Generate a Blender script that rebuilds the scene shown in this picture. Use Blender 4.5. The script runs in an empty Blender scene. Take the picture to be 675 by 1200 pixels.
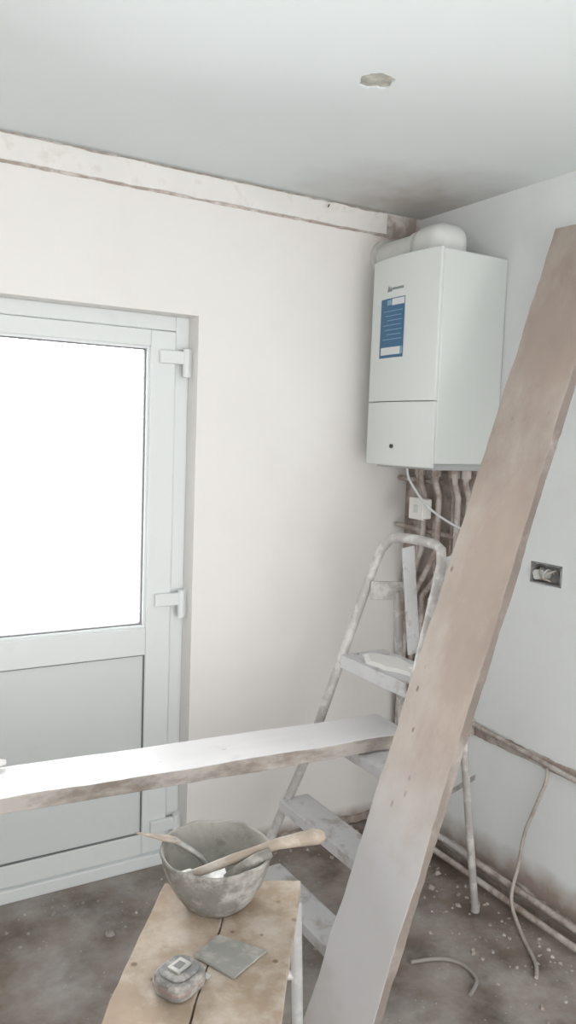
import bpy, bmesh, math, random
from mathutils import Vector, Matrix, noise
random.seed(4)
S=bpy.context.scene
try:
    S.view_settings.view_transform='Standard'; S.view_settings.look='None'
except Exception: pass

# ------------------------------------------------ materials
def mat(name, base, rough=.7, metal=0, dirt=None, dscale=6, dlo=.5, dhi=.7, bump=.0, bscale=40,
        mott=.06, mscale=3, spec=.3, speck=None, sscale=60, sth=.12, stretch=(1,1,1), damt=1.0):
    m=bpy.data.materials.new(name); m.use_nodes=True
    nt=m.node_tree; N=nt.nodes; L=nt.links; b=N['Principled BSDF']
    b.inputs['Roughness'].default_value=rough; b.inputs['Metallic'].default_value=metal
    b.inputs['Specular IOR Level'].default_value=spec
    tc=N.new('ShaderNodeTexCoord'); mp=N.new('ShaderNodeMapping'); mp.inputs['Scale'].default_value=stretch
    L.new(tc.outputs['Object'],mp.inputs['Vector']); V=mp.outputs['Vector']
    n1=N.new('ShaderNodeTexNoise'); n1.inputs['Scale'].default_value=mscale; n1.inputs['Detail'].default_value=6; L.new(V,n1.inputs['Vector'])
    mx=N.new('ShaderNodeMix'); mx.data_type='RGBA'
    mx.inputs[6].default_value=tuple(max(0,c*(1-mott)) for c in base)+(1,)
    mx.inputs[7].default_value=tuple(min(1,c*(1+mott)) for c in base)+(1,)
    r0=N.new('ShaderNodeMapRange'); r0.inputs[1].default_value=.3; r0.inputs[2].default_value=.7
    L.new(n1.outputs['Fac'],r0.inputs[0]); L.new(r0.outputs[0],mx.inputs[0]); out=mx.outputs[2]
    if dirt:
        n2=N.new('ShaderNodeTexNoise'); n2.inputs['Scale'].default_value=dscale; n2.inputs['Detail'].default_value=9; n2.inputs['Roughness'].default_value=.65
        L.new(V,n2.inputs['Vector'])
        r=N.new('ShaderNodeMapRange'); r.inputs[1].default_value=dlo; r.inputs[2].default_value=dhi; r.inputs[4].default_value=damt; L.new(n2.outputs['Fac'],r.inputs[0])
        m2=N.new('ShaderNodeMix'); m2.data_type='RGBA'; L.new(r.outputs[0],m2.inputs[0]); L.new(out,m2.inputs[6]); m2.inputs[7].default_value=tuple(dirt)+(1,); out=m2.outputs[2]
    if speck:
        v=N.new('ShaderNodeTexVoronoi'); v.inputs['Scale'].default_value=sscale; L.new(V,v.inputs['Vector'])
        r=N.new('ShaderNodeMapRange'); r.inputs[1].default_value=sth; r.inputs[2].default_value=sth*.6; L.new(v.outputs['Distance'],r.inputs[0])
        n3=N.new('ShaderNodeTexNoise'); n3.inputs['Scale'].default_value=sscale*.15; L.new(V,n3.inputs['Vector'])
        r2=N.new('ShaderNodeMapRange'); r2.inputs[1].default_value=.48; r2.inputs[2].default_value=.58; L.new(n3.outputs['Fac'],r2.inputs[0])
        mm=N.new('ShaderNodeMath'); mm.operation='MULTIPLY'; L.new(r.outputs[0],mm.inputs[0]); L.new(r2.outputs[0],mm.inputs[1])
        m3=N.new('ShaderNodeMix'); m3.data_type='RGBA'; L.new(mm.outputs[0],m3.inputs[0]); L.new(out,m3.inputs[6]); m3.inputs[7].default_value=tuple(speck)+(1,); out=m3.outputs[2]
    L.new(out,b.inputs['Base Color'])
    if bump:
        nb=N.new('ShaderNodeTexNoise'); nb.inputs['Scale'].default_value=bscale; nb.inputs['Detail'].default_value=5; L.new(V,nb.inputs['Vector'])
        bp=N.new('ShaderNodeBump'); bp.inputs['Strength'].default_value=bump; bp.inputs['Distance'].default_value=.004
        L.new(nb.outputs['Fac'],bp.inputs['Height']); L.new(bp.outputs['Normal'],b.inputs['Normal'])
    return m
def add_stain(m, center, radii, col, lo=.35, hi=.75, ns=9):
    """localised grime patch around a real place on the surface"""
    nt=m.node_tree;N=nt.nodes;L=nt.links;b=N['Principled BSDF']
    src=b.inputs['Base Color'].links[0].from_socket
    tc=N.new('ShaderNodeTexCoord'); mp=N.new('ShaderNodeMapping'); mp.vector_type='TEXTURE'
    mp.inputs['Location'].default_value=center; mp.inputs['Scale'].default_value=radii
    L.new(tc.outputs['Object'],mp.inputs['Vector'])
    ln=N.new('ShaderNodeVectorMath'); ln.operation='LENGTH'; L.new(mp.outputs['Vector'],ln.inputs[0])
    r=N.new('ShaderNodeMapRange'); r.inputs[1].default_value=1; r.inputs[2].default_value=0; L.new(ln.outputs['Value'],r.inputs[0])
    n=N.new('ShaderNodeTexNoise'); n.inputs['Scale'].default_value=ns; n.inputs['Detail'].default_value=8; L.new(tc.outputs['Object'],n.inputs['Vector'])
    a=N.new('ShaderNodeMath'); a.operation='MULTIPLY_ADD'; L.new(r.outputs[0],a.inputs[0]); L.new(n.outputs['Fac'],a.inputs[1])
    mul=N.new('ShaderNodeMath'); mul.operation='MULTIPLY'; mul.inputs[1].default_value=.5; L.new(r.outputs[0],mul.inputs[0]); L.new(mul.outputs[0],a.inputs[2])
    r2=N.new('ShaderNodeMapRange'); r2.inputs[1].default_value=lo; r2.inputs[2].default_value=hi; L.new(a.outputs[0],r2.inputs[0])
    mx=N.new('ShaderNodeMix'); mx.data_type='RGBA'; L.new(r2.outputs[0],mx.inputs[0]); L.new(src,mx.inputs[6]); mx.inputs[7].default_value=tuple(col)+(1,)
    L.new(mx.outputs[2],b.inputs['Base Color'])

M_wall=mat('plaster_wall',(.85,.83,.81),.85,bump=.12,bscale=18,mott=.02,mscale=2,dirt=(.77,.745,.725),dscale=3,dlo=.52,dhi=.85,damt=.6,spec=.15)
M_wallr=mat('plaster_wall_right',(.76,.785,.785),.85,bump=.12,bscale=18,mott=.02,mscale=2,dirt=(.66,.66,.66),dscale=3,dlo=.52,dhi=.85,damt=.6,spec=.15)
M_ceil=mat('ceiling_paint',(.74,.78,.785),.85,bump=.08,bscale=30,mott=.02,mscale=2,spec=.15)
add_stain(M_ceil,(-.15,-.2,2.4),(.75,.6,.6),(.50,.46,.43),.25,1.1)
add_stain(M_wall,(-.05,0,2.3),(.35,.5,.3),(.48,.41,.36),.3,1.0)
add_stain(M_wallr,(0,-.15,.55),(.3,.16,.95),(.36,.28,.24),.2,.55)
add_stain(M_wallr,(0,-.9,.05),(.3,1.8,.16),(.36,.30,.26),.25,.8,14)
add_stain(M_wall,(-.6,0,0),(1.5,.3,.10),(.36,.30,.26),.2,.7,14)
add_stain(M_wallr,(0,-.72,1.13),(.3,.12,.06),(.50,.47,.45),.3,.9)
M_grime=mat('grime_line',(.42,.36,.32),.9,dirt=(.7,.66,.63),dscale=14,dlo=.45,dhi=.62,bump=.4)
M_cove=mat('cove_strip',(.83,.81,.79),.85,dirt=(.68,.62,.57),dscale=12,dlo=.56,dhi=.78,bump=.3)
M_floor=mat('dusty_floor',(.19,.15,.125),.6,bump=.6,bscale=25,mott=.4,mscale=6,dirt=(.43,.40,.38),dscale=3.2,dlo=.40,dhi=.66,speck=(.55,.53,.51),sscale=45,sth=.12,spec=.4)
M_upvc=mat('upvc_white',(.76,.79,.79),.4,mott=.01,dirt=(.6,.6,.58),dscale=9,dlo=.6,dhi=.85,damt=.4,spec=.5)
M_panel=mat('upvc_panel',(.69,.72,.72),.45,mott=.015,dirt=(.5,.5,.48),dscale=7,dlo=.6,dhi=.9,damt=.4,spec=.4)
M_gasket=mat('gasket_dark',(.20,.20,.21),.6)
M_chrome=mat('dull_steel',(.6,.6,.6),.4,metal=.6)
M_boiler=mat('boiler_enamel',(.67,.70,.68),.35,mott=.008,spec=.5)
M_boilgrey=mat('boiler_tray',(.46,.47,.47),.5)
M_flue=mat('flue_white',(.68,.69,.67),.5,dirt=(.5,.46,.42),dscale=8,dlo=.5,dhi=.8,damt=.6)
M_blue=mat('label_blue',(.055,.145,.26),.5,mott=.02)
M_lblue=mat('label_pale_blue',(.22,.36,.48),.5)
M_white=mat('label_white',(.66,.68,.69),.5)
M_dark=mat('dark_rubber',(.06,.06,.06),.6)
M_plank=mat('scaffold_board_wood',(.35,.285,.245),.8,mott=.14,mscale=6,dirt=(.51,.465,.425),dscale=4,dlo=.42,dhi=.66,damt=.8,bump=.6,bscale=20,stretch=(1,1,.3),speck=(.22,.17,.14),sscale=26,sth=.13)
add_stain(M_plank,(-.86,-1.0,.3),(.5,.5,.6),(.50,.49,.49),.2,.7,14)
M_plankedge=mat('board_edge_wood',(.25,.21,.185),.85,mott=.2,dirt=(.40,.36,.33),dscale=8,dlo=.5,dhi=.7,bump=.5)
M_plank2=mat('plank_lit_face',(.76,.745,.75),.45,mott=.06,mscale=8,dirt=(.52,.46,.42),dscale=9,dlo=.58,dhi=.74,damt=.8,bump=.4,bscale=30,stretch=(.35,1,1),speck=(.4,.35,.32),sscale=30,sth=.10,spec=.5)  # brightness from the door light put into the pale base colour; specks are wear
M_plank2e=mat('plank_edge',(.48,.44,.41),.8,mott=.1,dirt=(.28,.24,.21),dscale=16,dlo=.44,dhi=.6,bump=.5,stretch=(.4,1,1))
M_alu=mat('dirty_aluminium',(.46,.435,.42),.5,metal=.1,dirt=(.66,.64,.62),dscale=16,dlo=.48,dhi=.60,bump=.4,spec=.5)
M_tread=mat('plastered_tread',(.66,.66,.67),.55,dirt=(.46,.42,.39),dscale=14,dlo=.52,dhi=.66,bump=.6)
M_bench=mat('bench_wood',(.38,.295,.22),.75,mott=.18,mscale=9,dirt=(.56,.50,.44),dscale=8,dlo=.45,dhi=.64,damt=.85,bump=.5,bscale=40,speck=(.2,.14,.1),sscale=22,sth=.16)
M_benchm=mat('bench_metal',(.5,.5,.5),.5,metal=.2,dirt=(.62,.61,.6),dscale=20,dlo=.48,dhi=.6,bump=.3)
M_bowl=mat('plastered_rubber_bowl',(.21,.20,.18),.7,mott=.2,mscale=20,dirt=(.40,.38,.35),dscale=16,dlo=.46,dhi=.6,bump=.9,bscale=50)
M_bowlin=mat('bowl_residue',(.35,.335,.305),.8,mott=.15,mscale=14,dirt=(.23,.22,.20),dscale=12,dlo=.5,dhi=.62,bump=.8)
M_handle=mat('handle_wood',(.38,.315,.26),.7,mott=.15,mscale=20,dirt=(.52,.47,.42),dscale=20,dlo=.5,dhi=.65,bump=.3)
M_steel=mat('plaster_stained_steel',(.36,.36,.34),.5,metal=.3,dirt=(.52,.5,.47),dscale=20,dlo=.46,dhi=.6,bump=.4)
M_copper=mat('dull_copper',(.33,.265,.23),.6,metal=.1,dirt=(.54,.50,.47),dscale=14,dlo=.42,dhi=.58)
M_brick=mat('exposed_masonry',(.32,.26,.225),.9,mott=.3,mscale=14,dirt=(.56,.52,.49),dscale=9,dlo=.46,dhi=.64,bump=1,bscale=30)
M_cable=mat('cable_sheath',(.46,.42,.38),.6,dirt=(.36,.3,.26),dscale=25,dlo=.5,dhi=.65)
M_socket=mat('galvanised_box',(.30,.30,.295),.5,metal=.2,dirt=(.50,.48,.46),dscale=25,dlo=.50,dhi=.64)
M_tapeb=mat('tape_body',(.18,.175,.17),.5,dirt=(.42,.40,.37),dscale=30,dlo=.46,dhi=.62)
M_taper=mat('tape_band',(.22,.17,.155),.5,dirt=(.4,.37,.34),dscale=30,dlo=.46,dhi=.6)
M_debris=mat('plaster_chips',(.38,.355,.335),.9,mott=.3,mscale=20,bump=.5)
M_floorcable=mat('dusty_cable',(.33,.30,.28),.8)
M_hole=mat('ceiling_hole_lath',(.46,.45,.40),.9,mott=.3,mscale=40,bump=.8)
M_blackmark=mat('logo_grey',(.22,.27,.26),.5)

def glass_mat():
    m=bpy.data.materials.new('window_glass'); m.use_nodes=True; nt=m.node_tree;N=nt.nodes;L=nt.links
    N.remove(N['Principled BSDF']); t=N.new('ShaderNodeBsdfTransparent'); g=N.new('ShaderNodeBsdfGlossy'); g.inputs['Roughness'].default_value=.03
    x=N.new('ShaderNodeMixShader'); f=N.new('ShaderNodeFresnel'); f.inputs['IOR'].default_value=1.45
    L.new(f.outputs[0],x.inputs[0]); L.new(t.outputs[0],x.inputs[1]); L.new(g.outputs[0],x.inputs[2]); L.new(x.outputs[0],N['Material Output'].inputs[0])
    return m
M_glass=glass_mat()

# ------------------------------------------------ helpers
def empty(name):
    e=bpy.data.objects.new(name,None); S.collection.objects.link(e); return e
def fin(bm,name,m,parent=None,smooth=False,bevel=0,bseg=2):
    bmesh.ops.recalc_face_normals(bm,faces=bm.faces)
    me=bpy.data.meshes.new(name); bm.to_mesh(me); bm.free()
    for mm in (m if isinstance(m,(list,tuple)) else [m]): me.materials.append(mm)
    o=bpy.data.objects.new(name,me); S.collection.objects.link(o)
    if smooth:
        for p in me.polygons: p.use_smooth=True
    if bevel:
        b=o.modifiers.new('b','BEVEL'); b.width=bevel; b.segments=bseg; b.limit_method='ANGLE'; b.angle_limit=math.radians(35)
    if parent: o.parent=parent
    return o
def addbox(bm,lo,hi):
    vs=[bm.verts.new((x,y,z)) for x in (lo[0],hi[0]) for y in (lo[1],hi[1]) for z in (lo[2],hi[2])]
    for f in ((0,1,3,2),(4,6,7,5),(0,4,5,1),(2,3,7,6),(0,2,6,4),(1,5,7,3)): bm.faces.new([vs[i] for i in f])
def box(name,lo,hi,m,parent=None,bevel=0,bseg=2):
    bm=bmesh.new(); addbox(bm,lo,hi); return fin(bm,name,m,parent,bevel=bevel,bseg=bseg)
def obox(name,o,a,b,c,m,parent=None,bevel=0):
    """box from origin corner o with edge vectors a,b,c"""
    o,a,b,c=map(Vector,(o,a,b,c)); bm=bmesh.new()
    vs=[bm.verts.new(o+i*a+j*b+k*c) for i in (0,1) for j in (0,1) for k in (0,1)]
    for f in ((0,1,3,2),(4,6,7,5),(0,4,5,1),(2,3,7,6),(0,2,6,4),(1,5,7,3)): bm.faces.new([vs[i] for i in f])
    return fin(bm,name,m,parent,bevel=bevel)
def board(name,o,a,b,c,ms,parent=None,nl=40,rough=.004,bevel=.004):
    """worn plank: origin corner o, length a, width b, thickness c; edges nibbled. ms[0]=broad faces ms[1]=edges"""
    o,a,b,c=map(Vector,(o,a,b,c)); bm=bmesh.new(); nb=4; rows=[]
    bu=b.normalized(); cu=c.normalized(); au=a.normalized()
    for i in range(nl+1):
        t=i/nl; ring=[]
        pts=[(j/nb,0) for j in range(nb+1)]+[(1-j/nb,1) for j in range(nb+1)]
        for (u,w) in pts:
            p=o+t*a+u*b+w*c
            e=1 if u in (0,1) else .25
            p=p+bu*(noise.noise(p*7+Vector((3*u,5*w,0)))*rough*e+noise.noise(p*28+Vector((3*u,5*w,0)))*rough*.4*e)+cu*(noise.noise(p*5)*rough*.5)
            if i in (0,nl): p=p+au*noise.noise(p*25)*rough*2
            ring.append(bm.verts.new(p))
        rows.append(ring)
    n=len(rows[0])
    for i in range(nl):
        for k in range(n):
            k2=(k+1)%n; f=bm.faces.new((rows[i][k],rows[i][k2],rows[i+1][k2],rows[i+1][k]))
            if k in (nb,n-1): f.material_index=1
    for ring,fl in ((rows[0],1),(rows[-1],0)):
        for j in range(nb):
            f=bm.faces.new((ring[j],ring[j+1],ring[n-2-j],ring[n-1-j])); f.material_index=1
    return fin(bm,name,ms,parent,bevel=bevel)
def smoothpath(pts,sub=6):
    P=[Vector(p) for p in pts]; out=[]
    for i in range(len(P)-1):
        p0=P[max(i-1,0)];p1=P[i];p2=P[i+1];p3=P[min(i+2,len(P)-1)]
        for k in range(sub):
            t=k/sub
            out.append(.5*((2*p1)+(-p0+p2)*t+(2*p0-5*p1+4*p2-p3)*t*t+(-p0+3*p1-3*p2+p3)*t**3))
    out.append(P[-1]); return out
def addtube(bm,pts,r,seg=10,up=None,r2=None):
    P=[Vector(p) for p in pts]; rings=[]; prev=None
    for i,p in enumerate(P):
        d=(P[min(i+1,len(P)-1)]-P[max(i-1,0)]).normalized()
        ref=prev if prev is not None else (Vector(up) if up else (Vector((0,0,1)) if abs(d.z)<.9 else Vector((1,0,0))))
        x=(ref-d*ref.dot(d)).normalized(); y=d.cross(x); prev=x
        rr=r[i] if isinstance(r,(list,tuple)) else r; ry=rr*(r2 if r2 else 1)
        rings.append([bm.verts.new(p+x*rr*math.cos(2*math.pi*k/seg)+y*ry*math.sin(2*math.pi*k/seg)) for k in range(seg)])
    for a,b in zip(rings,rings[1:]):
        for k in range(seg): bm.faces.new((a[k],a[(k+1)%seg],b[(k+1)%seg],b[k]))
    bm.faces.new(rings[0]); bm.faces.new(rings[-1])
def tube(name,pts,r,m,parent=None,seg=10,sm=False,up=None,r2=None):
    bm=bmesh.new(); addtube(bm,smoothpath(pts) if sm else pts,r,seg,up,r2); o=fin(bm,name,m,parent,smooth=True)
    e=o.modifiers.new('e','EDGE_SPLIT'); e.split_angle=math.radians(50)
    return o
def prism(name,poly,z0,z1,m,parent=None,bevel=0,smooth=False):
    bm=bmesh.new(); A=[bm.verts.new((x,y,z0)) for x,y in poly]; B=[bm.verts.new((x,y,z1)) for x,y in poly]
    bm.faces.new(A); bm.faces.new(B); n=len(poly)
    for i in range(n): bm.faces.new((A[i],A[(i+1)%n],B[(i+1)%n],B[i]))
    return fin(bm,name,m,parent,bevel=bevel,smooth=smooth)
def lathe(name,prof,c,m,parent=None,seg=48,wob=0,split=None):
    bm=bmesh.new(); rings=[]
    for (r,z) in prof:
        ring=[]
        for k in range(seg):
            a=2*math.pi*k/seg; d=Vector((math.cos(a),math.sin(a),0))
            w=1+wob*noise.noise(Vector((d.x*1.5,d.y*1.5,z*4)))
            ring.append(bm.verts.new(Vector(c)+d*r*w+Vector((0,0,z*(1+wob*1.0*noise.noise(Vector((d.x*2.5,d.y*2.5,1))))))))
        rings.append(ring)
    for i,(a,b) in enumerate(zip(rings,rings[1:])):
        for k in range(seg):
            f=bm.faces.new((a[k],a[(k+1)%seg],b[(k+1)%seg],b[k]))
            if split and i>=split: f.material_index=1
    bm.faces.new(rings[0]); f=bm.faces.new(rings[-1])
    if split: f.material_index=1
    return fin(bm,name,m,parent,smooth=True)

# ------------------------------------------------ room shell
H=2.4; XL=-3.0; YF=-3.6; T=.16
DX0,DX1,DZ=-1.80,-.927,1.939
bm=bmesh.new()
addbox(bm,(XL,0,0),(DX0,T,H)); addbox(bm,(DX1,0,0),(T,T,H)); addbox(bm,(DX0,0,DZ),(DX1,T,H))
fin(bm,'wall_back',M_wall)
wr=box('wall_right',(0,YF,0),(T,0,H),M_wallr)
box('wall_left',(XL-T,YF,0),(XL,T,H),M_wall)
FLR=box('floor',(XL-T,YF,-.1),(T,T,0),M_floor)
CE=box('ceiling',(XL-T,YF,H),(T,T,H+.1),M_ceil)
def cut(obj,c):
    md=obj.modifiers.new('x','BOOLEAN'); md.operation='DIFFERENCE'; md.object=c; md.solver='EXACT'
    dg=bpy.context.evaluated_depsgraph_get(); me=bpy.data.meshes.new_from_object(obj.evaluated_get(dg)); obj.modifiers.clear(); obj.data=me; bpy.data.objects.remove(c)
cut(wr,box('cutter',(-.05,-.795,1.095),(.045,-.665,1.165),M_socket)); cut(wr,box('cutter',(-.05,-.96,1.09),(.045,-.862,1.16),M_socket))
# broken hole in the ceiling
bm=bmesh.new(); c=Vector((-.88,-.889,2.35)); A=[];Bv=[]
for k in range(40):
    a=2*math.pi*k/40; r=.040*(1+.30*noise.noise(Vector((math.cos(a)*1.5,math.sin(a)*1.5,2)))+.10*noise.noise(Vector((math.cos(a)*6,math.sin(a)*6,2))))
    q=c+Vector((math.cos(a)*r*1.05,math.sin(a)*r,0)); A.append(bm.verts.new(q)); Bv.append(bm.verts.new(q+Vector((0,0,.068))))
bm.faces.new(A); bm.faces.new(Bv)
for k in range(40): bm.faces.new((A[k],A[(k+1)%40],Bv[(k+1)%40],Bv[k]))
cut(CE,fin(bm,'cutter',M_hole))
bm=bmesh.new(); vs=[bm.verts.new((-.88+math.cos(k*math.pi/20)*.05,-.889+math.sin(k*math.pi/20)*.05,2.4045)) for k in range(40)]
bm.faces.new(vs); fin(bm,'hole_lath_backing',M_hole,CE)

def ragged(name,axis,pos,a0,a1,z0,z1,th,m,amp=.006,seed=0,n=120,ampt=None,parent=None):
    ampt=amp if ampt is None else ampt; bm=bmesh.new(); R=[]
    for i in range(n+1):
        s=a0+(a1-a0)*i/n
        b=z0+amp*(noise.noise(Vector((s*9,seed,0)))+.6*noise.noise(Vector((s*31,seed,3))))
        t=z1+ampt*(noise.noise(Vector((s*9,seed,7)))+.6*noise.noise(Vector((s*31,seed,9))))
        b=max(b,0.0); t=min(t,H); d=pos-th
        R.append([bm.verts.new((s,y,z) if axis=='y' else (y,s,z)) for y,z in ((pos,b),(d,b),(d,t),(pos,t))])
    for p,q in zip(R,R[1:]):
        for k in range(4): bm.faces.new((p[k],p[(k+1)%4],q[(k+1)%4],q[k]))
    bm.faces.new(R[0]); bm.faces.new(R[-1])
    return fin(bm,name,m,parent)
cv=empty('trim_1')
ragged('grime','y',0,XL,-.02,2.311,2.4,.003,M_grime,.004,1,260,parent=cv)
ragged('cove_strip','y',0,XL,-.17,2.318,2.391,.013,M_cove,.004,5,260,parent=cv)
tube('nail',[(-.43,-.01,2.385),(-.455,-.04,2.365)],.0022,M_dark,cv,6)
ragged('baseboard_back','y',0,DX1+.01,-.01,0,.035,.012,M_brick,.012,3,80)
bbR=empty('baseboard_right')
ragged('rubble_edge','x',0,-3.5,-.02,0,.05,.015,M_brick,.018,4,200,parent=bbR)
ragged('timber_ground','x',0,-3.5,-.02,.0,.022,.035,M_plankedge,.003,6,120,parent=bbR)
bm=bmesh.new(); L1=[]
for i in range(60):
    z=.02+i/59*1.43; w=.40 if z>1.05 else (.40-(1.05-z)*1.0 if z>.85 else .20)
    y=-(w+.03*noise.noise(Vector((z*8,2,0)))+.015*noise.noise(Vector((z*30,5,0))))
    L1.append((bm.verts.new((-.006,-.004,z)),bm.verts.new((-.006,y,z)),bm.verts.new((0,y-.006,z))))
for a,b in zip(L1,L1[1:]):
    bm.faces.new((a[0],a[1],b[1],b[0])); bm.faces.new((a[1],a[2],b[2],b[1]))
fin(bm,'trim_2_exposed_masonry',M_brick)

# ------------------------------------------------ door
D=empty('door_1')
FY0,FY1=.075,.155
fw=.05
box('frame_right',(DX1-fw,FY0,0),(DX1,FY1,DZ),M_upvc,D,.004)
box('frame_left',(DX0,FY0,0),(DX0+fw,FY1,DZ),M_upvc,D,.004)
box('frame_head',(DX0+fw,FY0,DZ-fw),(DX1-fw,FY1,DZ),M_upvc,D,.004)
box('threshold',(DX0+fw,.05,0),(DX1-fw,FY1,.045),M_upvc,D,.004)
sx0,sx1=DX0+fw+.005,DX1-fw-.005; sz0,sz1=.052,DZ-fw-.004; SY0,SY1=.058,.13
gx0,gx1=-1.655,-1.072
box('sash_stile_right',(gx1,SY0,sz0),(sx1,SY1,sz1),M_upvc,D,.005)
box('sash_stile_left',(sx0,SY0,sz0),(gx0,SY1,sz1),M_upvc,D,.005)
box('sash_head',(gx0,SY0,1.832),(gx1,SY1,sz1),M_upvc,D,.003)
box('sash_mid_rail',(gx0,SY0,.777),(gx1,SY1,.872),M_upvc,D,.003)
box('sash_bottom_rail',(gx0,SY0,sz0),(gx1,SY1,.1255),M_upvc,D,.003)
box('seal_hinge_side',(sx1-.002,.085,sz0),(DX1-fw+.002,.12,DZ-fw),M_panel,D)
def ringbox(nm,x0,x1,z0,z1,y0,y1,w,m,bev=0):
    bm=bmesh.new()
    addbox(bm,(x0,y0,z0),(x0+w,y1,z1)); addbox(bm,(x1-w,y0,z0),(x1,y1,z1)); addbox(bm,(x0+w,y0,z0),(x1-w,y1,z0+w)); addbox(bm,(x0+w,y0,z1-w),(x1-w,y1,z1))
    return fin(bm,nm,m,D,bevel=bev)
ringbox('glazing_bead',gx0,gx1,.872,1.832,.070,.1,.008,M_upvc)
ringbox('glass_gasket',gx0+.008,gx1-.008,.880,1.824,.082,.1,.0045,M_gasket)
box('glass_pane',(gx0+.005,.094,.877),(gx1-.005,.098,1.827),M_glass,D)
ringbox('panel_gasket',gx0,gx1,.1255,.777,.064,.1,.0035,M_gasket)
box('lower_panel',(gx0+.003,.070,.1285),(gx1-.003,.1,.774),M_panel,D,.003)
for i,z in enumerate((1.80,.968,.15)):
    z0=z-.03
    box('hinge_leaf_%d'%i,(-1.045,.040,z0+.008),(-.955,.060,z0+.052),M_upvc,D,.004)
    tube('hinge_knuckle_%d'%i,[(-.949,.046,z0-.035),(-.949,.046,z0+.06)],.013,M_upvc,D,14)
    box('hinge_frame_plate_%d'%i,(-.949,.052,z0-.035),(-.925+.0,.076,z0+.06),M_upvc,D,.003)
box('handle_plate',(-1.722,.046,.92),(-1.692,.058,1.14),M_white,D,.004)
tube('handle_lever',[(-1.707,.05,1.05),(-1.707,.01,1.05),(-1.70,0.0,1.05),(-1.60,-.002,1.045)],.009,M_white,D,12)

# ------------------------------------------------ boiler
B=empty('combi_boiler')
Yb,Yt=-.4845,-.122; zb,zt=1.4615,2.174; xf=-.300
def fx(y):
    u=(y-(Yb+Yt)/2)/((Yt-Yb)/2); return xf-.022*(1-u*u)
box('casing',(-.285,Yb+.003,zb+.012),(-.001,Yt-.003,zt),M_boiler,B,.006)
def frontpanel(nm,z0,z1):
    ys=[Yb+(Yt-Yb)*i/20 for i in range(21)]
    poly=[(fx(y),y) for y in ys]+[(-.286,Yt),(-.286,Yb)]
    prism(nm,poly,z0,z1,M_boiler,B,.004)
frontpanel('front_panel',1.682,zt+.002); frontpanel('control_flap',zb-.002,1.680)
box('base_tray',(-.27,Yb+.03,zb-.010),(-.02,Yt-.03,zb+.012),M_boilgrey,B,.003)
def decal(nm,y0,y1,z0,z1,m,off=.0015):
    bm=bmesh.new(); A=[]
    for i in range(9):
        y=y0+(y1-y0)*i/8; A.append((bm.verts.new((fx(y)-off,y,z0)),bm.verts.new((fx(y)-off,y,z1))))
    for a,b in zip(A,A[1:]): bm.faces.new((a[0],a[1],b[1],b[0]))
    return fin(bm,nm,m,B)
decal('label_card',-.335,-.195,1.832,2.035,M_blue,.001)
decal('label_header',-.333,-.265,2.010,2.032,M_white)
decal('label_header_mark',-.263,-.235,2.012,2.030,M_lblue)
for i in range(7): decal('label_text_%d'%i,-.325+.006*(i%2),-.215-.012*(i%3),1.99-.016*i,1.9925-.016*i,M_lblue)
decal('label_footer',-.320,-.205,1.842,1.868,M_white)
decal('label_badge',-.333,-.322,1.842,1.868,M_lblue,.002)
decal('logo_wordmark',-.325,-.262,2.062,2.070,M_blackmark)
bm=bmesh.new()
for tri in (((-.232,2.058),(-.252,2.058),(-.240,2.080)),((-.240,2.058),(-.262,2.058),(-.254,2.074))):
    bm.faces.new([bm.verts.new((fx(y)-.0015,y,z)) for y,z in tri])
fin(bm,'logo_symbol',M_blackmark,B)
bm=bmesh.new(); y=-.30; addtube(bm,[(fx(y)+.004,y,1.527),(fx(y)-.006,y,1.527)],.007,16); fin(bm,'pressure_knob',M_dark,B,True)
F=B
fb=box('flue_elbow_box',(-.240,-.395,zt-.04),(-.085,-.225,2.292),M_flue,F,.055,8)
for p in fb.data.polygons: p.use_smooth=True
tube('flue_pipe',[(-.165,-.29,2.230),(-.165,-.14,2.230),(-.165,0,2.230)],.055,M_flue,F,28)
tube('flue_collar',[(-.165,-.225,2.230),(-.165,-.205,2.230)],.061,M_flue,F,28)
tube('flue_wall_collar',[(-.165,-.02,2.230),(-.165,0,2.230)],.067,M_flue,F,28)

# ------------------------------------------------ pipes under boiler
P=empty('copper_pipework'); zp=zb-.011
for i,(y,x,zl,r) in enumerate([(-.155,-.05,.02,.011),(-.20,-.075,.02,.011),(-.245,-.06,.6,.0075),(-.285,-.08,.02,.011),(-.33,-.05,.7,.0075),(-.375,-.07,.02,.011),(-.42,-.06,.9,.011)]):
    tube('pipe_%d'%i,[(x-.02,y,zp),(x-.02,y,zp-.05),(x,y,zp-.10),(x,y,zp-.3),(-.03,(-.05-.022*i) if zl<.1 else y,.95),(-.03,(-.05-.022*i) if zl<.1 else y,.88),(-.03,-.05-.022*i if zl<.1 else y,zl)],r,M_copper,P,10)
    tube('union_%d'%i,[(x-.02,y,zp),(x-.02,y,zp-.03)],r*1.6,M_copper,P,6)
tube('cross_pipe_upper',[(-.045,-.005,1.40),(-.045,-.26,1.395)],.010,M_copper,P)
tube('cross_pipe_lower',[(-.055,-.02,1.215),(-.055,-.38,1.205)],.010,M_copper,P)
tube('hanging_cable',[(-.2,-.24,zp),(-.19,-.25,1.40),(-.14,-.30,1.31),(-.08,-.38,1.25),(-.02,-.45,1.22),(-.004,-.50,1.21)],.0045,M_white,P,8,sm=True)
box('spur_pattress',(-.130,-.262,1.262),(-.092,-.188,1.336),M_cove,P,.005)
box('spur_faceplate',(-.138,-.265,1.259),(-.130,-.185,1.339),M_cove,P,.003)
box('spur_fuse_carrier',(-.142,-.24,1.285),(-.138,-.215,1.312),M_flue,P,.002)

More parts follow.
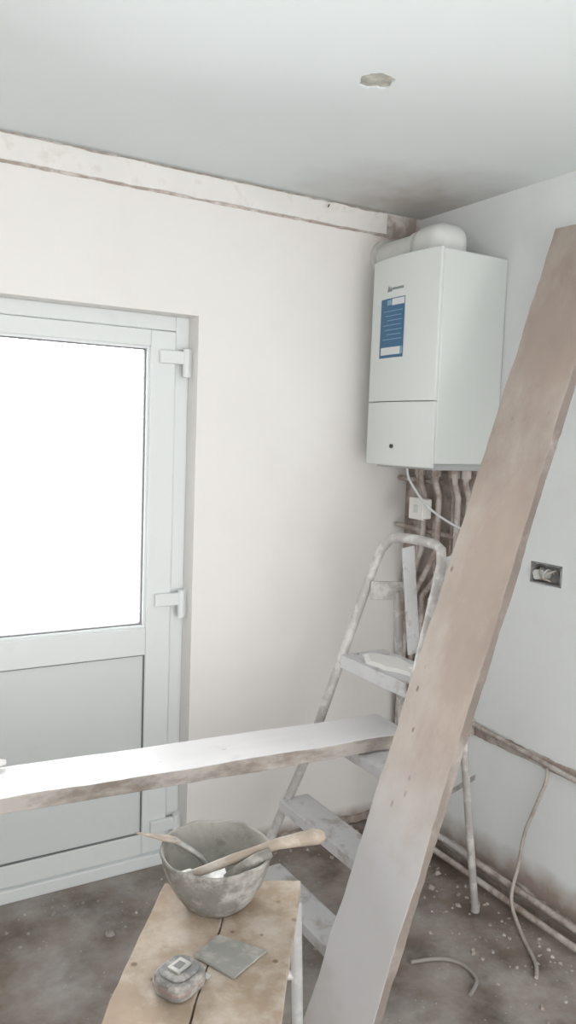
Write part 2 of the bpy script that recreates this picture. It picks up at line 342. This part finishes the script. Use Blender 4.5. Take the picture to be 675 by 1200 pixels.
pr=empty('wall_pipe_run')
ragged('chase','x',0,-3.4,-.40,.492,.532,.004,M_brick,.010,11,220,parent=pr)
tube('pipe',[(-.014,-.10,.56),(-.014,-.414,.54),(-.014,-.904,.508),(-.014,-1.8,.47),(-.014,-3.4,.42)],.009,M_copper,pr)
for i,y in enumerate((-.45,-1.0,-1.6)): box('clip_%d'%i,(-.026,y-.006,.49),(-.001,y+.006,.552),M_copper,pr,.002)
tube('skirting_pipe',[(-.055,-.06,.075),(-.055,-1.2,.065),(-.055,-3.4,.06)],.011,M_copper)
tube('skirting_pipe.001',[(-.085,-.06,.035),(-.085,-1.2,.03),(-.085,-3.4,.03)],.011,M_copper)
tube('hanging_flex',[(-.012,-.80,.50),(-.03,-.815,.47),(-.04,-.79,.38),(-.045,-.755,.27),(-.06,-.75,.16),(-.105,-.77,.06),(-.15,-.86,.010),(-.22,-.98,.008),(-.27,-1.03,.008)],.006,M_cable,None,8,sm=True)
tube('loose_cable',[(-.55,-.80,.006),(-.46,-.83,.006),(-.42,-.88,.006),(-.43,-.95,.006),(-.49,-.99,.006)],.006,M_floorcable,None,8,sm=True)

def sock(nm,y0,y1,z0,z1):
    e=empty(nm)
    bm=bmesh.new(); addbox(bm,(.04,y0,z0),(.044,y1,z1)); addbox(bm,(-.002,y0,z0),(.044,y0+.003,z1)); addbox(bm,(-.002,y1-.003,z0),(.044,y1,z1)); addbox(bm,(-.002,y0,z0),(.044,y1,z0+.003)); addbox(bm,(-.002,y0,z1-.003),(.044,y1,z1))
    fin(bm,'back_box',M_socket,e)
    ym=(y0+y1)/2; zm=(z0+z1)/2
    for k in range(3):
        tube('wire_%d'%k,[(.038,ym-.02+.02*k,zm),(.01,ym-.03+.03*k,zm+.015),(-.010,ym-.01+.012*k,zm-.004*k),(.0,ym+.02-.02*k,zm-.02)],.003,(M_cable,M_white,M_copper)[k],e,6,sm=True)
    bm=bmesh.new(); V=[]
    for k in range(16):
        a=2*math.pi*k/16; r=.024*(1+.4*noise.noise(Vector((a,y0,0))))
        V.append((bm.verts.new((.0,y1-.028+r*math.cos(a),zm-.006+.8*r*math.sin(a))),bm.verts.new((.04,y1-.028+r*math.cos(a),zm-.006+.8*r*math.sin(a)))))
    bm.faces.new([v[0] for v in V]); bm.faces.new([v[1] for v in V])
    for k in range(16): bm.faces.new((V[k][0],V[(k+1)%16][0],V[(k+1)%16][1],V[k][1]))
    fin(bm,'plaster_lump',M_flue,e,bevel=.003)
sock('socket_back_box',-.793,-.667,1.097,1.163); sock('socket_back_box.001',-.958,-.864,1.092,1.158)

# ------------------------------------------------ step ladder
Ld=empty('step_ladder')
fl=[(-.85,-.29,0),(-.66,-.362,.50),(-.48,-.435,1.13),(-.462,-.448,1.19),(-.447,-.475,1.228),(-.44,-.515,1.24),(-.44,-.61,1.243),(-.44,-.685,1.24),(-.447,-.72,1.228),(-.462,-.742,1.19),(-.48,-.748,1.13),(-.66,-.785,.50),(-.85,-.815,0)]
tube('front_hoop_frame',fl,.0155,M_alu,Ld,12,up=(1,0,0))
def st(z):
    t=z/1.13; return -.85+.37*t, -.29-.145*t, -.815+.067*t
for i,z in enumerate((.12,.36,.613)):
    x,yf,yn=st(z)
    bm=bmesh.new(); addbox(bm,(x-.018,yn+.012,z-.012),(x+.085,yf-.012,z)); addbox(bm,(x-.022,yn+.012,z-.035),(x-.014,yf-.012,z)); addbox(bm,(x+.080,yn+.012,z-.03),(x+.087,yf-.012,z))
    fin(bm,'tread_%d'%i,M_tread,Ld,bevel=.002)
x,yf,yn=st(.845)
bm=bmesh.new(); addbox(bm,(x-.004,yn+.014,.83),(x+.17,yf-.014,.845)); addbox(bm,(x-.006,yn+.014,.80),(x+.004,yf-.014,.845))
fin(bm,'platform',M_tread,Ld,bevel=.003)
bm=bmesh.new(); R=[]
for k in range(30):
    a=2*math.pi*k/30; r=1+.4*noise.noise(Vector((math.cos(a)*2,math.sin(a)*2,0)))
    R.append((bm.verts.new((x+.08+.065*r*math.cos(a),-.56+.12*r*math.sin(a),.845)),bm.verts.new((x+.08+.05*r*math.cos(a),-.56+.10*r*math.sin(a),.853))))
bm.faces.new([v[0] for v in R]); bm.faces.new([v[1] for v in R])
for k in range(30): bm.faces.new((R[k][0],R[(k+1)%30][0],R[(k+1)%30][1],R[k][1]))
fin(bm,'plaster_spill',M_cove,Ld)
for s,a in (('far',1),('near',0)):
    top=(-.395,-.455 if a else -.735,1.05); bot=(-.185,-.33 if a else -.69,0)
    tube('rear_leg_'+s,[bot,top],.0125,M_alu,Ld,10)
    yy=-.455 if a else -.735
    obox('hinge_bracket_'+s,(-.50,yy-.004,1.03),(.13,0,-.01),(0,.008,0),(0,0,.06),M_alu,Ld,.002)
    tube('shoe_'+s,[bot,(bot[0]+.0,bot[1],.03)],.015,M_alu,Ld,10)
    y2=-.50 if a else -.70
    obox('support_arm_'+s,(-.415,y2,1.20),(.048,0,-.36),(.050,0,.008),(0,.006,0),M_tread,Ld,.002)
    obox('brace_'+s,(-.53,y2+(.06 if a else -.02),.83),(.24,.01 if a else -.01,-.17),(0,0,.022),(0,.005,0),M_alu,Ld,.001)
tube('rear_bar_low',[(-.225,-.345,.20),(-.225,-.705,.20)],.010,M_alu,Ld)
tube('rear_bar_mid',[(-.315,-.40,.65),(-.315,-.71,.65)],.010,M_alu,Ld)
obox('rear_diagonal',(-.222,-.35,.16),(-.0,-.34,.30),(0,0,.02),(.004,0,0),M_alu,Ld,.001)

# ------------------------------------------------ planks
W=.205
o=Vector((-1.015,-.91,0)); a=Vector((.915,.145,2.195)); w=Vector((a.y,-a.x,0)).normalized()*W
nrm=a.cross(w).normalized(); nrm=nrm if nrm.x>0 else -nrm
th=nrm*.034; lift=-min(0,th.z)
o.z+=lift
board('leaning_scaffold_board',o,a,w,th,[M_plank,M_plankedge],None,140,.006,.003)
ax=Vector((1.86,-.12,-.012)); wy=Vector((ax.y,-ax.x,0)).normalized()*.185
board('scaffold_plank',(-2.34,-.375,.628),ax,wy,(0,0,.042),[M_plank2,M_plank2e],None,120,.006,.003)
fk=empty('filling_knife')
tube('handle',[(-1.76,-.44,.680),(-1.70,-.43,.682),(-1.655,-.425,.681),(-1.635,-.423,.680)],[.009,.011,.011,.007],M_cove,fk,10)
obox('blade',(-1.84,-.475,.6755),(.085,.018,.003),(-.012,.055,0),(0,0,.001),M_steel,fk)
sh=empty('saw_horse')
obox('beam',(-2.22,-.72,.555),(.07,0,0),(0,.50,0),(0,0,.07),M_bench,sh,.004)
for i,(sx,sy) in enumerate(((-1,-.68),(1,-.68),(-1,-.28),(1,-.28))):
    obox('leg_%d'%i,(-2.20+.02*sx,sy,.59),(.16*sx,0,-.59),(.035,0,0),(0,.05,0),M_bench,sh,.003)

# ------------------------------------------------ hop-up bench
HB=empty('hop_up_bench')
bl=Vector((-1.43,-1.01,0)); br=Vector((-1.165,-1.135,0)); dirb=Vector((-.25,-.34,0)).normalized(); wd=(br-bl); Ln=.80
zt0=.578
for i in range(2):
    o=bl+wd*(i*.505)+Vector((0,0,zt0)); board('top_board_%d'%i,o,dirb*Ln,wd*.495,(0,0,.022),[M_bench,M_bench],HB,60,.005,.002)
un=wd.normalized()
for e,s in ((.03,-1),(Ln-.06,1)):
    base=bl+dirb*e
    tube('cross_rail_%d'%(s+1),[base+wd*.02+Vector((0,0,.562)),base+wd*.98+Vector((0,0,.562))],.014,M_benchm,HB,8)
    for k,f in enumerate((.03,.97)):
        p=base+wd*f
        foot=p+dirb*s*.10+un*(-.02 if k==0 else .02)
        tube('leg_%d_%d'%(s+1,k),[foot,p+Vector((0,0,.57))],.014,M_benchm,HB,8,up=(1,0,0),r2=.8)
    for j,h in enumerate((.15,.38)):
        q=1-h/.57
        tube('rung_%d_%d'%(s+1,j),[base+wd*.02+dirb*s*.10*q+Vector((0,0,h)),base+wd*.98+dirb*s*.10*q+Vector((0,0,h))],.010,M_benchm,HB,8)
for k,f in enumerate((.03,.97)):
    tube('side_stay_%d'%k,[bl+wd*f+dirb*.06+Vector((0,0,.30)),bl+wd*f+dirb*(Ln-.09)+Vector((0,0,.30))],.008,M_benchm,HB,8)

# ------------------------------------------------ bowl and tools
bc=(-1.362,-1.122,.601)
BW=empty('plasterers_mixing_bowl')
lathe('bowl_shell',[(.0,0.0),(.058,0),(.064,.004),(.080,.025),(.097,.055),(.108,.085),(.113,.106),(.1155,.112),(.113,.116),(.108,.113),(.102,.085),(.090,.057),(.072,.033),(.05,.022),(.0,.020)],bc,[M_bowl,M_bowlin],BW,64,.05,split=8)
br_=empty('plastering_brush')
tube('handle',[(-1.435,-1.150,.690),(-1.40,-1.158,.698),(-1.35,-1.165,.708),(-1.30,-1.178,.720),(-1.262,-1.190,.731),(-1.22,-1.206,.738),(-1.185,-1.220,.743),(-1.172,-1.225,.745)],[.008,.009,.010,.010,.011,.014,.016,.010],M_handle,br_,12)
tube('ferrule',[(-1.455,-1.146,.686),(-1.43,-1.150,.691)],[.011,.010],M_steel,br_,12,r2=1.4)
gt=empty('gauging_trowel')
tube('handle',[(-1.375,-1.185,.684),(-1.345,-1.192,.700),(-1.31,-1.200,.716),(-1.285,-1.207,.727)],[.008,.012,.013,.009],M_bowl,gt,12)
obox('blade',(-1.42,-1.175,.664),(.05,-.012,.02),(.015,.05,.0),(0,0,.0015),M_steel,gt)
pk=empty('pointing_trowel')
bm=bmesh.new(); vs=[bm.verts.new(p) for p in ((-1.500,-1.020,.730),(-1.455,-1.062,.722),(-1.445,-1.040,.722),(-1.42,-1.055,.717),(-1.425,-1.075,.716))]
f=bm.faces.new((vs[0],vs[2],vs[3],vs[4],vs[1])); ex=bmesh.ops.extrude_face_region(bm,geom=[f]); bmesh.ops.translate(bm,vec=(0,0,.003),verts=[v for v in ex['geom'] if isinstance(v,bmesh.types.BMVert)])
fin(bm,'blade',M_handle,pk)
tube('shank',[(-1.43,-1.06,.718),(-1.39,-1.09,.69),(-1.37,-1.10,.66)],.006,M_steel,pk,8,sm=True)

pz=.6025
bm=bmesh.new(); vs=[bm.verts.new((x,y,pz)) for x,y in ((-1.475,-1.265),(-1.41,-1.232),(-1.352,-1.315),(-1.438,-1.352))]
f=bm.faces.new(vs); ex=bmesh.ops.extrude_face_region(bm,geom=[f]); bmesh.ops.translate(bm,vec=(0,0,.004),verts=[v for v in ex['geom'] if isinstance(v,bmesh.types.BMVert)])
fin(bm,'steel_scraper_plate',M_steel)

TM=empty('tape_measure'); tc=Vector((-1.530,-1.325,.602)); Rz=Matrix.Rotation(math.radians(25),3,'Z')
def rr(w,h,r,n=6):
    pts=[]
    for cx,cy,a0 in ((w-r,h-r,0),(-w+r,h-r,90),(-w+r,-h+r,180),(w-r,-h+r,270)):
        for k in range(n+1):
            t=math.radians(a0+90*k/n); v=Rz@Vector((cx+r*math.cos(t),cy+r*math.sin(t),0)); pts.append((tc.x+v.x,tc.y+v.y))
    return pts
prism('body',rr(.040,.036,.024),tc.z,tc.z+.032,M_tapeb,TM,.006)
prism('band',rr(.0412,.0372,.024),tc.z+.010,tc.z+.020,M_taper,TM,.001)
prism('lid',rr(.033,.029,.022),tc.z+.032,tc.z+.036,M_tapeb,TM,.002)
v=Rz@Vector((-.016,-.012,0)); u1=Rz@Vector((.034,0,0)); u2=Rz@Vector((0,.026,0))
obox('belt_clip',tc+v+Vector((0,0,.036)),u1,u2,(0,0,.004),M_steel,TM,.001)
obox('clip_slot',tc+v+u1*.25+u2*.25+Vector((0,0,.040)),u1*.5,u2*.5,(0,0,.0008),M_tapeb,TM)
v=Rz@Vector((.038,-.03,0)); obox('tape_hook',tc+v+Vector((0,0,.004)),Rz@Vector((.012,0,0)),Rz@Vector((0,.016,0)),(0,0,.002),M_chrome,TM)

# ------------------------------------------------ floor debris
bm=bmesh.new()
for i in range(380):
    q=random.random()
    if q<.25: x=random.uniform(-1.9,-.12); y=random.uniform(-1.6,-.03)
    elif q<.45: x=random.uniform(-1.9,-.12); y=-abs(random.gauss(0,.10))-.03
    else: x=-abs(random.gauss(0,.12))-.11; y=random.uniform(-1.9,-.1)
    s=random.uniform(.003,.008)*(2.2 if random.random()<.10 else 1)
    n=random.randint(4,6); a0=random.random()*6; P0=[];P1=[]
    for k in range(n):
        a=a0+2*math.pi*k/n; r=s*random.uniform(.6,1.2)
        P0.append(bm.verts.new((x+r*math.cos(a),y+r*math.sin(a),0))); P1.append(bm.verts.new((x+.6*r*math.cos(a),y+.6*r*math.sin(a),s*random.uniform(.3,.9))))
    f0=bm.faces.new(P0); fs=[f0,bm.faces.new(P1)]
    for k in range(n): fs.append(bm.faces.new((P0[k],P0[(k+1)%n],P1[(k+1)%n],P1[k])))
    mi=1 if random.random()<.4 else 0
    for ff in fs: ff.material_index=mi
fin(bm,'plaster_debris',[M_debris,M_brick],FLR)

# ------------------------------------------------ world + lights
wd_=bpy.data.worlds.new('sky'); S.world=wd_; wd_.use_nodes=True; nt=wd_.node_tree; N=nt.nodes; L=nt.links; bg=N['Background']
tc=N.new('ShaderNodeTexCoord'); sp=N.new('ShaderNodeSeparateXYZ'); L.new(tc.outputs['Generated'],sp.inputs[0])
r=N.new('ShaderNodeMapRange'); r.inputs[1].default_value=-.3; r.inputs[2].default_value=.3; r.inputs[3].default_value=1.05; r.inputs[4].default_value=14.0
L.new(sp.outputs['Y'],r.inputs[0]); L.new(r.outputs[0],bg.inputs['Strength']); bg.inputs['Color'].default_value=(.965,.985,1,1)
ld=bpy.data.lights.new('rear_fill','AREA'); ld.shape='RECTANGLE'; ld.size=2.4; ld.size_y=1.6; ld.energy=47; ld.color=(1,.985,.96)  # added fill lamp behind the camera, tilted up to brighten back wall and ceiling
lo=bpy.data.objects.new('rear_fill',ld); S.collection.objects.link(lo); lo.location=(-1.6,-3.5,1.1)
dv=Vector((0,1,.35)).normalized(); lo.rotation_euler=dv.to_track_quat('-Z','Y').to_euler()

# ------------------------------------------------ camera
f,pi,ya,ro,cx,cy,cz=941.7,.0968,.5398,.0360,-2.0615,-2.5196,1.5560
d=Vector((math.sin(ya)*math.cos(pi),math.cos(ya)*math.cos(pi),-math.sin(pi))); rv=Vector((math.cos(ya),-math.sin(ya),0)); u=rv.cross(d)
r2=math.cos(ro)*rv+math.sin(ro)*u; u2=-math.sin(ro)*rv+math.cos(ro)*u
cd=bpy.data.cameras.new('camera'); co=bpy.data.objects.new('camera',cd); S.collection.objects.link(co)
cd.sensor_fit='VERTICAL'; cd.sensor_height=36; cd.lens=f/1200*36; cd.clip_start=.02
mw=Matrix((( r2.x,u2.x,-d.x,cx),(r2.y,u2.y,-d.y,cy),(r2.z,u2.z,-d.z,cz),(0,0,0,1)))
co.matrix_world=mw; S.camera=co
